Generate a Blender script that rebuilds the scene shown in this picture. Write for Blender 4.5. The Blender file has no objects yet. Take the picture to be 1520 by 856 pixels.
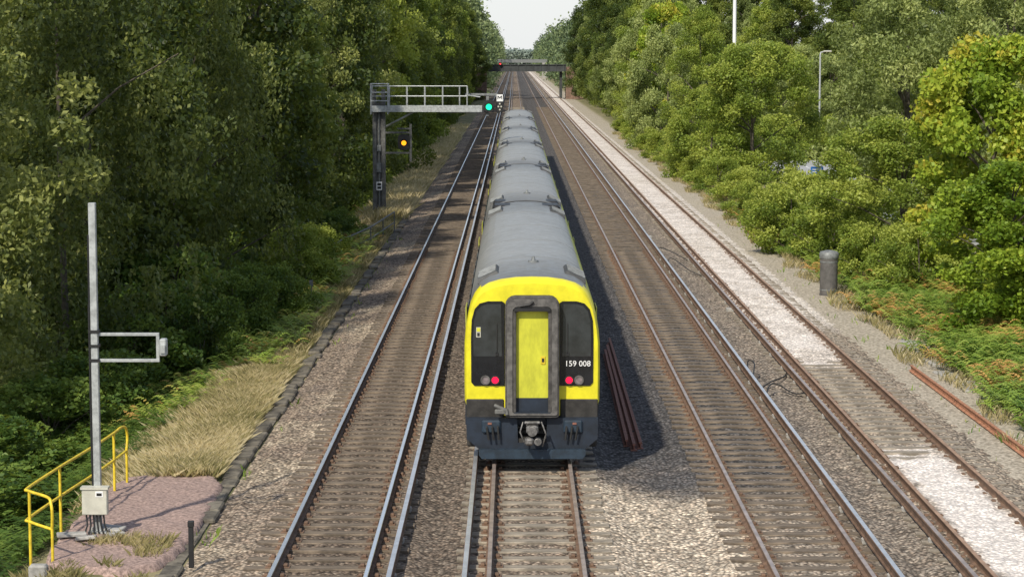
import bpy, math, random, bmesh
import numpy as np
from mathutils import Vector, Matrix
R=math.radians; PI=math.pi
random.seed(7); rng=np.random.default_rng(11)
scene=bpy.context.scene; COL=scene.collection
scene.view_settings.view_transform='Standard'; scene.view_settings.look='None'; scene.view_settings.exposure=0
CAMH=8.05
# ------------------------------------------------------------------ materials
def newmat(name):
    m=bpy.data.materials.new(name); m.use_nodes=True
    nt=m.node_tree; b=nt.nodes['Principled BSDF']; return m,nt,b
def N(nt,t,**kw):
    n=nt.nodes.new(t)
    for k,v in kw.items(): setattr(n,k,v)
    return n
def link(nt,a,b): nt.links.new(a,b)
def MA(nt,op,a,b=None,c=None,clamp=False):
    n=N(nt,'ShaderNodeMath',operation=op); n.use_clamp=clamp
    for i,v in enumerate((a,b,c)):
        if v is None: continue
        if hasattr(v,'is_output'): link(nt,v,n.inputs[i])
        else: n.inputs[i].default_value=v
    return n.outputs[0]
def MIXC(nt,f,a,b,blend='MIX'):
    n=N(nt,'ShaderNodeMix',data_type='RGBA',blend_type=blend)
    for idx,v in ((0,f),(6,a),(7,b)):
        if hasattr(v,'is_output'): link(nt,v,n.inputs[idx])
        elif idx==0: n.inputs[0].default_value=v
        else: n.inputs[idx].default_value=(*v,1) if len(v)==3 else v
    return n.outputs[2]
def NOISE(nt,vec,scale,detail=4,rough=.55):
    n=N(nt,'ShaderNodeTexNoise'); n.inputs['Scale'].default_value=scale; n.inputs['Detail'].default_value=detail; n.inputs['Roughness'].default_value=rough
    if vec is not None: link(nt,vec,n.inputs['Vector'])
    return n.outputs[0]
def SMOOTH(nt,v,a,b,lo=0.,hi=1.):
    n=N(nt,'ShaderNodeMapRange',interpolation_type='SMOOTHSTEP')
    link(nt,v,n.inputs[0]); n.inputs[1].default_value=a; n.inputs[2].default_value=b; n.inputs[3].default_value=lo; n.inputs[4].default_value=hi
    return n.outputs[0]
def mat(name,c,rough=.6,metal=0,var=.25,scale=6,bump=0,emit=None,estr=0,stretch=None,spec=None):
    m,nt,b=newmat(name)
    tc=N(nt,'ShaderNodeTexCoord').outputs['Object']
    if stretch:
        mp=N(nt,'ShaderNodeMapping'); mp.inputs['Scale'].default_value=stretch; link(nt,tc,mp.inputs[0]); tc=mp.outputs[0]
    f=NOISE(nt,tc,scale,6,.65); f2=SMOOTH(nt,f,.3,.7)
    lo=tuple(x*(1-var) for x in c); hi=tuple(min(1,x*(1+var)) for x in c)
    link(nt,MIXC(nt,f2,lo,hi),b.inputs['Base Color'])
    b.inputs['Roughness'].default_value=rough; b.inputs['Metallic'].default_value=metal
    if spec is not None: b.inputs['Specular IOR Level'].default_value=spec
    if bump:
        bn=N(nt,'ShaderNodeBump'); bn.inputs['Strength'].default_value=bump; bn.inputs['Distance'].default_value=.02
        link(nt,f,bn.inputs['Height']); link(nt,bn.outputs[0],b.inputs['Normal'])
    if emit: b.inputs['Emission Color'].default_value=(*emit,1); b.inputs['Emission Strength'].default_value=estr
    return m
def leafmat(name,dark,mid,light,accent=None,trans=.38,haze=0):
    m,nt,b=newmat(name)
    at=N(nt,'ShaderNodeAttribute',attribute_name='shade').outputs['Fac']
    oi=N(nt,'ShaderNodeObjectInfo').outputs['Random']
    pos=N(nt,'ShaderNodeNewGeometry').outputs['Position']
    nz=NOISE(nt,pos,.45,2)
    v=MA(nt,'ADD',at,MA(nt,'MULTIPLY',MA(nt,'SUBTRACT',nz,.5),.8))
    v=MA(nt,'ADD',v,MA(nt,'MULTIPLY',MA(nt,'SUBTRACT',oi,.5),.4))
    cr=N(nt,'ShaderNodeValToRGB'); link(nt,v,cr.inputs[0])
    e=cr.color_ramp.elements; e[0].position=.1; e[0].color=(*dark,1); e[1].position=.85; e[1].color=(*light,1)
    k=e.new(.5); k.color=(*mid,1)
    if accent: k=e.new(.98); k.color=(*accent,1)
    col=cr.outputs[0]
    if haze: col=MIXC(nt,haze,col,(.36,.42,.40))  # distance haze painted into the leaf colour of the far woods
    link(nt,col,b.inputs['Base Color']); b.inputs['Roughness'].default_value=.5; b.inputs['Specular IOR Level'].default_value=.3
    t=N(nt,'ShaderNodeBsdfTranslucent'); tc=MIXC(nt,.5,col,(.40,.45,.05)); link(nt,tc if not (haze or name in('leaf_fern','leaf_dry_grass')) else col,t.inputs[0])
    mx=N(nt,'ShaderNodeMixShader'); mx.inputs[0].default_value=trans
    link(nt,b.outputs[0],mx.inputs[1]); link(nt,t.outputs[0],mx.inputs[2])
    link(nt,mx.outputs[0],nt.nodes['Material Output'].inputs[0])
    return m
M={}
M['yellow']=mat('train_yellow',(.70,.63,.02),.4,0,.14,3)
M['dooryellow']=mat('gangway_yellow',(.50,.50,.035),.55,0,.20,4,stretch=(1,1,.4))
M['roofseam']=mat('roof_seam',(.17,.175,.172),.6,0,.2,3)
M['roofdark']=mat('roof_dark',(.055,.057,.058),.65,0,.3,5)
M['navy']=mat('navy',(.009,.016,.029),.6,0,.4,4)
M['navy2']=mat('navy_lower',(.014,.028,.046),.6,0,.4,5)
M['blackpanel']=mat('black_panel',(.012,.013,.016),.14,0,.2,5)
M['glass']=mat('dark_glass',(.030,.034,.038),.08,0,.4,2,spec=.8)
M['rubber']=mat('gangway_grey',(.062,.058,.055),.8,0,.45,9,bump=.3)
M['rubber2']=mat('gangway_plate',(.10,.095,.09),.75,0,.45,7,bump=.3)
M['under']=mat('underframe',(.028,.026,.024),.8,0,.4,6)
M['steel']=mat('coupler_steel',(.17,.165,.16),.5,.5,.5,14)
M['white']=mat('white_paint',(.8,.8,.8),.5,0,.05,4)
M['red']=mat('tail_red',(.5,.0,.02),.5,0,0,4,emit=(1,.012,.05),estr=1.9,spec=.1)
M['lensoff']=mat('lamp_off',(.26,.22,.23),.15,.3,.3,9)
M['galv']=mat('galvanised',(.40,.42,.42),.5,.3,.25,8)
M['galvd']=mat('galvanised_dark',(.19,.20,.20),.6,.2,.3,8)
M['mastdark']=mat('mast_grey',(.12,.12,.115),.7,.1,.35,5)
M['black']=mat('black_paint',(.015,.015,.016),.5,0,.2,6)
M['green_lamp']=mat('green_lamp',(.0,.6,.35),.3,0,0,4,emit=(.01,.95,.42),estr=1.7)
M['amber_lamp']=mat('amber_lamp',(.9,.4,.02),.3,0,0,4,emit=(1,.34,.01),estr=2.0)
M['red_lamp']=mat('red_lamp',(.9,.05,.05),.3,0,0,4,emit=(1,.05,.06),estr=3)
M['railyellow']=mat('handrail_yellow',(.68,.50,.03),.5,0,.22,7)
M['cream']=mat('cream_cabinet',(.5,.49,.42),.5,0,.12,6)
M['concrete']=mat('concrete',(.32,.31,.29),.85,0,.3,7,bump=.4)
M['concd']=mat('concrete_mossy',(.13,.115,.09),.95,0,.6,3,bump=.8)
M['rust']=mat('rust_red',(.20,.085,.06),.8,0,.35,7,bump=.3)
M['rusto']=mat('rust_orange',(.34,.16,.09),.8,0,.35,7,bump=.3)
M['rustb']=mat('rail_side_rust',(.15,.092,.06),.8,0,.35,5)
M['railtop']=mat('rail_top_bright',(.88,.89,.91),.30,.8,.06,3)
M['railtop2']=mat('rail_top_worn',(.47,.38,.33),.42,.6,.25,3)
M['railtop3']=mat('rail_top_rusty',(.38,.24,.155),.55,.3,.25,3)
M['cond']=mat('conductor_rail_top',(.66,.66,.67),.36,.7,.15,3)
M['sleeper']=mat('sleeper_wood',(.155,.122,.09),.9,0,.5,3,bump=.6,stretch=(1,6,1))
M['sleeper2']=mat('sleeper_grey',(.25,.215,.17),.9,0,.45,3,bump=.6,stretch=(1,6,1))
M['bark']=mat('bark',(.10,.085,.065),.9,0,.45,5,bump=.8)
M['girder']=mat('bridge_girder',(.045,.05,.052),.7,0,.3,1)
M['brick']=mat('bridge_brick',(.2,.13,.1),.9,0,.3,2)
M['bin']=mat('pipe_grey',(.10,.095,.09),.7,0,.3,5)
M['blue']=mat('sign_blue',(.02,.16,.5),.4,0,.08,5)
M['pad']=mat('pad_gravel',(.31,.22,.19),.95,0,.45,14,bump=1)
M['cable']=mat('black_cable',(.02,.02,.02),.6,0,.2,5)
M['asphalt']=mat('asphalt',(.34,.345,.35),.85,0,.15,3,bump=.2)
M['cantrail']=mat('cantrail_yellow',(.46,.47,.07),.5,0,.2,2)
M['bellow']=mat('bellows',(.02,.02,.02),.9,0,.3,5)
def roof_mat():
    m,nt,b=newmat('roof_grey')
    tc=N(nt,'ShaderNodeTexCoord').outputs['Object']; sp=N(nt,'ShaderNodeSeparateXYZ'); link(nt,tc,sp.inputs[0])
    n1=NOISE(nt,tc,.8,6,.7); n2=NOISE(nt,tc,5,5,.7)
    mp=N(nt,'ShaderNodeMapping'); mp.inputs['Scale'].default_value=(.6,3.,.6); link(nt,tc,mp.inputs[0]); n3=NOISE(nt,mp.outputs[0],1.6,3)
    fr=MA(nt,'FRACT',MA(nt,'ADD',MA(nt,'DIVIDE',sp.outputs[1],23.),.5)); d=MA(nt,'MULTIPLY',MA(nt,'ABSOLUTE',MA(nt,'SUBTRACT',fr,.5)),23.)
    jd=SMOOTH(nt,MA(nt,'ADD',d,MA(nt,'MULTIPLY',n1,3.)),1.5,8.,.58,1.)
    v=MA(nt,'MULTIPLY',jd,MA(nt,'ADD',.56,MA(nt,'ADD',MA(nt,'MULTIPLY',n1,.46),MA(nt,'ADD',MA(nt,'MULTIPLY',n2,.2),MA(nt,'MULTIPLY',n3,.28)))))
    cb=N(nt,'ShaderNodeCombineXYZ'); [link(nt,v,cb.inputs[i]) for i in range(3)]
    link(nt,MIXC(nt,1.,(.25,.253,.245),cb.outputs[0],'MULTIPLY'),b.inputs['Base Color'])
    link(nt,SMOOTH(nt,n2,.3,.7,.34,.6),b.inputs['Roughness']); return m
M['roofgrey']=roof_mat()
L={}
L['birch']=leafmat('leaf_birch',(.050,.075,.024),(.155,.19,.060),(.34,.36,.11))
L['oak']=leafmat('leaf_oak',(.030,.055,.014),(.095,.138,.030),(.22,.26,.055))
L['dark']=leafmat('leaf_dark',(.018,.036,.010),(.052,.084,.022),(.13,.165,.04))
L['maple']=leafmat('leaf_maple',(.11,.19,.016),(.28,.39,.04),(.45,.50,.06),accent=(.52,.45,.06))
L['willow']=leafmat('leaf_willow',(.11,.145,.045),(.27,.33,.11),(.43,.48,.17))
L['round']=leafmat('leaf_round',(.09,.14,.020),(.24,.32,.05),(.40,.45,.085))
L['fern']=leafmat('leaf_fern',(.08,.16,.022),(.28,.40,.065),(.44,.50,.11),accent=(.66,.40,.13))
L['bramble']=leafmat('leaf_bramble',(.025,.06,.013),(.085,.155,.03),(.19,.27,.055))
L['grass']=leafmat('leaf_dry_grass',(.24,.23,.09),(.52,.44,.22),(.74,.64,.40),trans=.5)
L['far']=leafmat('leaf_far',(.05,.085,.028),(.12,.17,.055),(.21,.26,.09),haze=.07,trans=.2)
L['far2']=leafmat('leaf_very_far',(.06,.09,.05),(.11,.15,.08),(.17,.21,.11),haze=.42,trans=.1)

def ballast_mat():
    m,nt,b=newmat('ballast')
    pos=N(nt,'ShaderNodeNewGeometry').outputs['Position']
    sep=N(nt,'ShaderNodeSeparateXYZ'); link(nt,pos,sep.inputs[0]); X,Y=sep.outputs[0],sep.outputs[1]
    n1=NOISE(nt,pos,.9,4); n2=NOISE(nt,pos,.28,3)
    Xw=MA(nt,'ADD',X,MA(nt,'MULTIPLY',MA(nt,'SUBTRACT',n1,.5),.9))
    Yw=MA(nt,'ADD',Y,MA(nt,'MULTIPLY',MA(nt,'SUBTRACT',n2,.5),9))
    def band(v,a,b_,s):
        return MA(nt,'MULTIPLY',SMOOTH(nt,v,a-s,a+s),SMOOTH(nt,v,b_-s,b_+s,1,0))
    col=(.31,.255,.20); st={'p':0.}
    def zone(col,c,x0,x1,y0,y1,k=1.,s=.2,sy=1.2,pale=False):
        f=MA(nt,'MULTIPLY',band(Xw,x0,x1,s),band(Yw,y0,y1,sy)); f=MA(nt,'MULTIPLY',f,k)
        if pale: st['p']=MA(nt,'MAXIMUM',st['p'],f)
        return MIXC(nt,f,col,c)
    col=MIXC(nt,0.,col,col)
    col=MIXC(nt,SMOOTH(nt,n2,.50,.66),col,(.42,.36,.275))
    col=MIXC(nt,SMOOTH(nt,n2,.34,.48,1,0),col,(.20,.17,.145))
    col=zone(col,(.17,.136,.105),-3.9,-2.2,0,2000,.9)
    col=zone(col,(.18,.15,.12),-1.9,-.6,0,2000,.85)
    col=zone(col,(.28,.23,.18),-.4,1.2,0,2000)
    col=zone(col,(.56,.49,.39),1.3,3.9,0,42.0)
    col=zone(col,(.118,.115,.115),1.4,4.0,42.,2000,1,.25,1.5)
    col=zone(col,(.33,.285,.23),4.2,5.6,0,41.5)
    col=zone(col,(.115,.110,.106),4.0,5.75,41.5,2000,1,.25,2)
    col=zone(col,(.28,.25,.21),5.8,7.4,0,2000,.7)
    col=zone(col,(.38,.33,.26),7.5,11.5,0,2000,.8)
    brk=MA(nt,'ADD',.62,MA(nt,'MULTIPLY',SMOOTH(nt,n1,.35,.6),.36))
    col=zone(col,(.82,.76,.705),7.65,8.95,0,45.0,1,.22,1.,True)
    col=zone(col,(.82,.76,.705),7.3,9.0,59,2000,brk,.25,1.,True)
    col=zone(col,(.78,.72,.65),9.0,10.1,66,2000,brk,.25,2,True)
    v=N(nt,'ShaderNodeTexVoronoi'); v.inputs['Scale'].default_value=15; link(nt,pos,v.inputs['Vector'])
    sc=N(nt,'ShaderNodeSeparateColor'); link(nt,v.outputs['Color'],sc.inputs[0])
    br=MA(nt,'ADD',MA(nt,'MULTIPLY',sc.outputs[0],1.1),.42)
    edge=SMOOTH(nt,v.outputs['Distance'],.25,.7,1,.35)
    br=MA(nt,'MULTIPLY',br,edge)
    n3=NOISE(nt,pos,2.5,5,.7); br=MA(nt,'MULTIPLY',br,MA(nt,'ADD',MA(nt,'MULTIPLY',n3,1.1),.62))
    pf=MA(nt,'MULTIPLY',st['p'],.5); br=MA(nt,'ADD',MA(nt,'MULTIPLY',br,MA(nt,'SUBTRACT',1.,pf)),MA(nt,'MULTIPLY',pf,.95))
    cb=N(nt,'ShaderNodeCombineXYZ'); [link(nt,br,cb.inputs[i]) for i in range(3)]
    col=MIXC(nt,1.,col,cb.outputs[0],'MULTIPLY')
    tint=MIXC(nt,MA(nt,'MULTIPLY',sc.outputs[1],MA(nt,'SUBTRACT',.28,MA(nt,'MULTIPLY',st['p'],.2))),(1,1,1),(1.2,.88,.72)); col=MIXC(nt,1.,col,tint,'MULTIPLY')
    link(nt,col,b.inputs['Base Color']); b.inputs['Roughness'].default_value=.92; b.inputs['Specular IOR Level'].default_value=.2
    bn=N(nt,'ShaderNodeBump'); bn.inputs['Strength'].default_value=.9; bn.inputs['Distance'].default_value=.03; bn.invert=True
    link(nt,v.outputs['Distance'],bn.inputs['Height']); link(nt,bn.outputs[0],b.inputs['Normal'])
    return m
def ground_mat():
    m,nt,b=newmat('ground_soil')
    pos=N(nt,'ShaderNodeNewGeometry').outputs['Position']
    sep=N(nt,'ShaderNodeSeparateXYZ'); link(nt,pos,sep.inputs[0]); X=sep.outputs[0]
    n1=NOISE(nt,pos,.8,5); n2=NOISE(nt,pos,12,4)
    Xw=MA(nt,'ADD',X,MA(nt,'MULTIPLY',MA(nt,'SUBTRACT',n1,.5),1.8))
    g=MIXC(nt,SMOOTH(nt,n1,.35,.65),(.11,.115,.04),(.28,.24,.13))
    gr=MIXC(nt,SMOOTH(nt,n2,.3,.7),(.25,.215,.16),(.50,.44,.35))
    f=MA(nt,'MULTIPLY',SMOOTH(nt,Xw,9.2,9.6),SMOOTH(nt,Xw,11.6,12.4,1,0))
    c=MIXC(nt,f,g,gr)
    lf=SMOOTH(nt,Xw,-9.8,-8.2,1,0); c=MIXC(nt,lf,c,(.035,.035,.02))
    c=MIXC(nt,1.,c,MIXC(nt,n2,(.5,.5,.5),(1.4,1.4,1.4)),'MULTIPLY')
    link(nt,c,b.inputs['Base Color']); b.inputs['Roughness'].default_value=.95
    bn=N(nt,'ShaderNodeBump'); bn.inputs['Strength'].default_value=.7; bn.inputs['Distance'].default_value=.05
    link(nt,n2,bn.inputs['Height']); link(nt,bn.outputs[0],b.inputs['Normal'])
    return m
M['ballast']=ballast_mat(); M['ground']=ground_mat()

# ------------------------------------------------------------------ mesh builder
class MB:
    def __init__(s): s.v=[]; s.f=[]; s.m=[]; s.sm=[]
    def add(s,vs,fs,mi=0,smooth=False):
        o=len(s.v); s.v+= [tuple(p) for p in vs]; s.f+=[tuple(i+o for i in f) for f in fs]; s.m+=[mi]*len(fs); s.sm+=[smooth]*len(fs); return s
    def box(s,x0,x1,y0,y1,z0,z1,mi=0,ch=0.0):
        if x0>x1:x0,x1=x1,x0
        if y0>y1:y0,y1=y1,y0
        if z0>z1:z0,z1=z1,z0
        if ch<=0:
            vs=[(x,y,z) for x in (x0,x1) for y in (y0,y1) for z in (z0,z1)]
            return s.add(vs,[(0,1,3,2),(4,6,7,5),(0,4,5,1),(2,3,7,6),(0,2,6,4),(1,5,7,3)],mi)
        c=min(ch,(x1-x0)/2.1,(y1-y0)/2.1,(z1-z0)/2.1)
        def rc(z,i):
            X0,X1,Y0,Y1=(x0+c,x1-c,y0+c,y1-c) if i else (x0,x1,y0,y1)
            d=c*.4 if i else c
            d=min(d,(X1-X0)/2.2,(Y1-Y0)/2.2)
            return [(X0+d,Y0,z),(X1-d,Y0,z),(X1,Y0+d,z),(X1,Y1-d,z),(X1-d,Y1,z),(X0+d,Y1,z),(X0,Y1-d,z),(X0,Y0+d,z)]
        vs=rc(z0,1)+rc(z0+c,0)+rc(z1-c,0)+rc(z1,1); fs=[tuple(range(7,-1,-1)),tuple(range(24,32))]
        for k in range(3):
            for i in range(8): fs.append((k*8+i,k*8+(i+1)%8,(k+1)*8+(i+1)%8,(k+1)*8+i))
        return s.add(vs,fs,mi)
    def tube(s,path,rad,n=8,mi=0,cap=True,smooth=True):
        path=[Vector(p) for p in path]; rad=[rad]*len(path) if not hasattr(rad,'__len__') else rad
        vs=[];fs=[]; up=None
        for i,p in enumerate(path):
            d=(path[min(i+1,len(path)-1)]-path[max(i-1,0)]).normalized()
            if up is None: up=Vector((0,0,1)) if abs(d.z)<.9 else Vector((1,0,0))
            a=d.cross(up).normalized(); b_=a.cross(d).normalized(); up=b_
            for k in range(n):
                t=2*PI*k/n; vs.append(p+(a*math.cos(t)+b_*math.sin(t))*rad[i])
        for i in range(len(path)-1):
            for k in range(n): fs.append((i*n+k,i*n+(k+1)%n,(i+1)*n+(k+1)%n,(i+1)*n+k))
        if cap:
            e=len(path)-1; fs+=[tuple(range(n)),tuple(e*n+q for q in range(n-1,-1,-1))]
        s.add(vs,fs,mi,smooth)
        return s
    def prism(s,pts,y0,y1,mi=0):
        n=len(pts); vs=[(x,y0,z) for x,z in pts]+[(x,y1,z) for x,z in pts]
        fs=[tuple(range(n)),tuple(range(2*n-1,n-1,-1))]+[(i,i+n,(i+1)%n+n,(i+1)%n) for i in range(n)]
        return s.add(vs,fs,mi)
    def ring(s,po,pi_,y0,y1,mi=0):
        n=len(po); vs=[(x,y0,z) for x,z in po]+[(x,y0,z) for x,z in pi_]+[(x,y1,z) for x,z in po]+[(x,y1,z) for x,z in pi_]
        fs=[]
        for i in range(n):
            j=(i+1)%n
            fs+=[(i,j,n+j,n+i),(2*n+i,3*n+i,3*n+j,2*n+j),(i,2*n+i,2*n+j,j),(n+i,n+j,3*n+j,3*n+i)]
        return s.add(vs,fs,mi)
    def disc(s,x,y,z,r,dy,mi=0,n=16):
        return s.prism([(x+r*math.cos(2*PI*k/n),z+r*math.sin(2*PI*k/n)) for k in range(n)],y,y+dy,mi)
    def build(s,name,mats,parent=None,loc=None,bevel=0):
        me=bpy.data.meshes.new(name); me.from_pydata(s.v,[],s.f); me.update()
        if not isinstance(mats,(list,tuple)): mats=[mats]
        for m in mats: me.materials.append(m)
        me.polygons.foreach_set('material_index',s.m); me.polygons.foreach_set('use_smooth',s.sm)
        o=bpy.data.objects.new(name,me); COL.objects.link(o)
        bm=bmesh.new(); bm.from_mesh(me); bmesh.ops.recalc_face_normals(bm,faces=bm.faces)
        for e in bm.edges:
            if len(e.link_faces)==2 and e.calc_face_angle(0)>.9: e.smooth=False
        bm.to_mesh(me); bm.free()
        if bevel:
            md=o.modifiers.new('bevel','BEVEL'); md.width=bevel; md.segments=2; md.limit_method='ANGLE'; md.angle_limit=R(40)
        if parent is not None: o.parent=parent
        if loc: o.location=loc
        return o
def rrect(x0,x1,z0,z1,r,n=4):
    pts=[]
    rs=r if hasattr(r,'__len__') else (r,)*4
    for (cx,cz,a,q) in ((x0,z0,PI,0),(x1,z0,1.5*PI,1),(x1,z1,0,2),(x0,z1,.5*PI,3)):
        rr=rs[q]; ox=cx+(rr if q in(0,3) else -rr); oz=cz+(rr if q in(0,1) else -rr)
        for k in range(n+1):
            t=a+.5*PI*k/n; pts.append((ox+rr*math.cos(t),oz+rr*math.sin(t)))
    return pts
def tag(o,label=None,cat=None,group=None,kind=None):
    if label:o['label']=label
    if cat:o['category']=cat
    if group:o['group']=group
    if kind:o['kind']=kind
    return o
def empty(name,loc,label,cat,group=None,rz=0):
    o=bpy.data.objects.new(name,None); COL.objects.link(o); o.location=loc; o.rotation_euler.z=rz
    return tag(o,label,cat,group)
def clone(o,parent,loc):
    c=o.copy(); COL.objects.link(c); c.parent=parent; c.location=loc; return c
def quads(name,co,shade,mats,parent=None):
    n=len(co)//4
    me=bpy.data.meshes.new(name); me.vertices.add(4*n); me.vertices.foreach_set('co',np.asarray(co,dtype=np.float32).ravel())
    me.loops.add(4*n); me.loops.foreach_set('vertex_index',np.arange(4*n,dtype=np.int32))
    me.polygons.add(n); me.polygons.foreach_set('loop_start',np.arange(0,4*n,4,dtype=np.int32))
    me.update(calc_edges=True)
    a=me.attributes.new('shade','FLOAT','FACE'); a.data.foreach_set('value',np.asarray(shade,dtype=np.float32))
    me.materials.append(mats)
    o=bpy.data.objects.new(name,me); COL.objects.link(o)
    if parent is not None:o.parent=parent
    return o
# ------------------------------------------------------------------ terrain
def sm(a,b,x):
    t=np.clip((x-a)/(b-a),0,1); return t*t*(3-2*t)
def vn(x,y,s):
    return (np.sin(x*s*1.3+1.7*np.sin(y*s*.9))+np.sin(y*s*1.1+2.1*np.sin(x*s*.7+1))+np.sin((x+y)*s*.63+.5))/3
def gz(x,y):
    x=np.asarray(x,float); y=np.asarray(y,float)
    z=-.34+0*x
    z=z-1.15*sm(-6.6,-10.5,x)*(x<-6.6)
    z=np.where(x>9.7,-.27+.18*sm(12,15,x)-.15*sm(17,19,x),z)
    nz=vn(x,y,1.1)*.07+vn(x,y,3.3)*.03
    w=np.clip(np.where(x<0,sm(-5.9,-7.5,x),sm(10,13,x)*(1-sm(16.5,18,x))),0,1)
    return z+nz*w
xs=np.concatenate([[-3000,-900,-300,-120,-60],np.arange(-40,-12,1.),np.arange(-12,-5,.35),np.arange(-5,9.5,2),np.arange(9.5,18,.4),np.arange(18,50,2),[70,120,300,900,3000]])
ys=np.concatenate([[-60,0,20],np.arange(28,130,.5),np.arange(130,300,3),np.arange(300,700,20),[800,1000,1500,2200,3500,6000]])
def grid(name,xs,ys,zf,mt,smooth=True):
    XX,YY=np.meshgrid(xs,ys); ZZ=zf(XX,YY); nx,ny=len(xs),len(ys)
    vs=np.stack([XX.ravel(),YY.ravel(),ZZ.ravel()],1)
    i=np.arange(nx-1)[None,:]+np.arange(ny-1)[:,None]*nx; i=i.ravel()
    fs=np.stack([i,i+1,i+1+nx,i+nx],1)
    me=bpy.data.meshes.new(name); me.from_pydata(vs.tolist(),[],fs.tolist()); me.materials.append(mt)
    me.polygons.foreach_set('use_smooth',[smooth]*len(fs)); me.update()
    o=bpy.data.objects.new(name,me); COL.objects.link(o); return o
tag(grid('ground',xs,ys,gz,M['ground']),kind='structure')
TR=[-3.07,.36,4.87,8.27]
def bz(x,y):
    z=-.275+0*x
    for c in TR: z=np.maximum(z,-.275+.07*(1-sm(1.25,1.75,np.abs(x-c))))
    yw=y+1.2*vn(x*2,y*.7,1.3)
    pk=sm(7.0,7.5,x)*(1-sm(9.0,9.6,x))*np.clip((1-sm(44.0,46.,yw))+sm(58,60.5,yw),0,1)
    z=z+pk*(-.138-z)
    z=z+(vn(x*3,y*3,2.1)*.018+rng.uniform(-.014,.014,x.shape))*(y<140)
    z=np.where(x<-5.2,-.33,z); z=np.where(x>10.1,-.42,z)
    return z
bxs=np.concatenate([[-5.45,-5.25],np.arange(-5.1,9.95,.115),[10.0,10.4]])
bys=np.concatenate([np.arange(26,75,.16),np.arange(75,130,.4),np.arange(130,300,3),np.arange(300,1400,40)])
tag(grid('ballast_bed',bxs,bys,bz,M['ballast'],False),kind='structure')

# ------------------------------------------------------------------ tracks
def rail_mesh(mb,x,y0,y1,zt=0.,mi_side=0,mi_top=1,w=.036):
    prof=[(-.07,-.158),(.07,-.158),(.07,-.145),(.012,-.125),(.012,-.045),(w,-.03),(w,-.006),(w-.008,0),(-w+.008,0),(-w,-.006),(-w,-.03),(-.012,-.045),(-.012,-.125),(-.07,-.145)]
    n=len(prof)
    vs=[(x+a,y,zt+b) for y in (y0,y1) for a,b in prof]
    o=len(mb.v); mb.add(vs,[tuple(range(n)),tuple(range(n,2*n))],mi_side)
    for i in range(n):
        j=(i+1)%n; mb.f.append((o+i,o+j,o+n+j,o+n+i)); mb.m.append(mi_top if 6<=i<=8 else mi_side); mb.sm.append(False)
def cond_mesh(mb,x,y0,y1):
    prof=[(-.05,-.10),(.05,-.10),(.045,-.08),(.02,-.07),(.02,.03),(.045,.04),(.045,.068),(.038,.075),(-.038,.075),(-.045,.068),(-.045,.04),(-.02,.03),(-.02,-.07),(-.045,-.08)]
    n=len(prof); vs=[(x+a,y,b) for y in (y0,y1) for a,b in prof]
    o=len(mb.v); mb.add(vs,[tuple(range(n))],0)
    for i in range(n):
        j=(i+1)%n; mb.f.append((o+i,o+j,o+n+j,o+n+i)); mb.m.append(1 if i==7 else 0); mb.sm.append(False)
def sleeper_mb(seed):
    m=MB()
    m.box(-1.3,1.3,-.125,.125,-.29,-.168,0,.012)
    for sx in (-.7525,.7525):
        m.box(sx-.2,sx+.2,-.085,.085,-.172,-.150,1,.005)
        for q in (-.13,.13): m.box(sx+q-.035,sx+q+.035,-.06,.06,-.155,-.105,1,.012)
    return m
tops=[M['railtop'],M['railtop2'],M['railtop2'],M['railtop3']]
tl=['left running track with bright polished rails','track the train stands on, short brown rails in front of the yellow cab','track right of the train crossing dark grey ballast','far right track with brown rails over pale pinkish ballast']
csgn=[1,-1,1,-1]
nslp=[100,36,100,100]
for k,c in enumerate(TR):
    root=empty('railway_track',(c,28,0),tl[k],'railway track')
    for s in (-1,1):
        mb=MB(); rail_mesh(mb,s*.7525,0,1350)
        mb.build('rail',[M['rustb'],tops[k]],root)
    mb=MB(); cond_mesh(mb,csgn[k]*1.13,0,1100)
    cr=mb.build('conductor_rail',[M['rustb'],M['cond'] if k!=3 else M['railtop2']],root)
    mb=MB(); mb.box(-.07,.07,-.07,.07,-.22,-.1,0,.02); i0=mb.build('insulator',[M['concrete']],cr,(csgn[k]*1.13,.9,0))
    for q in range(1,24 if k!=1 else 7): clone(i0,cr,(csgn[k]*1.13,.9+q*2.6,0))
    proto_=None
    matS=M['sleeper'] if k in (0,2) else M['sleeper2']
    for i in range(nslp[k]):
        if proto_ is None: proto_=sleeper_mb(k).build('sleeper',[matS,M['rustb']],root); o=proto_
        else: o=proto_.copy(); COL.objects.link(o); o.parent=root
        o.location=(random.uniform(-.03,.03),.3+i*.65+random.uniform(-.02,.02),random.uniform(-.016,.008)); o.rotation_euler.z=random.uniform(-.012,.012)
    mb=MB()
    y=.3+nslp[k]*.65
    while y<330:
        mb.box(-1.3,1.3,y-.125,y+.125,-.29,-.168+random.uniform(-.02,.008)); y+=.65
    tag(mb.build('sleeper',[matS],root),kind='stuff')
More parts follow.
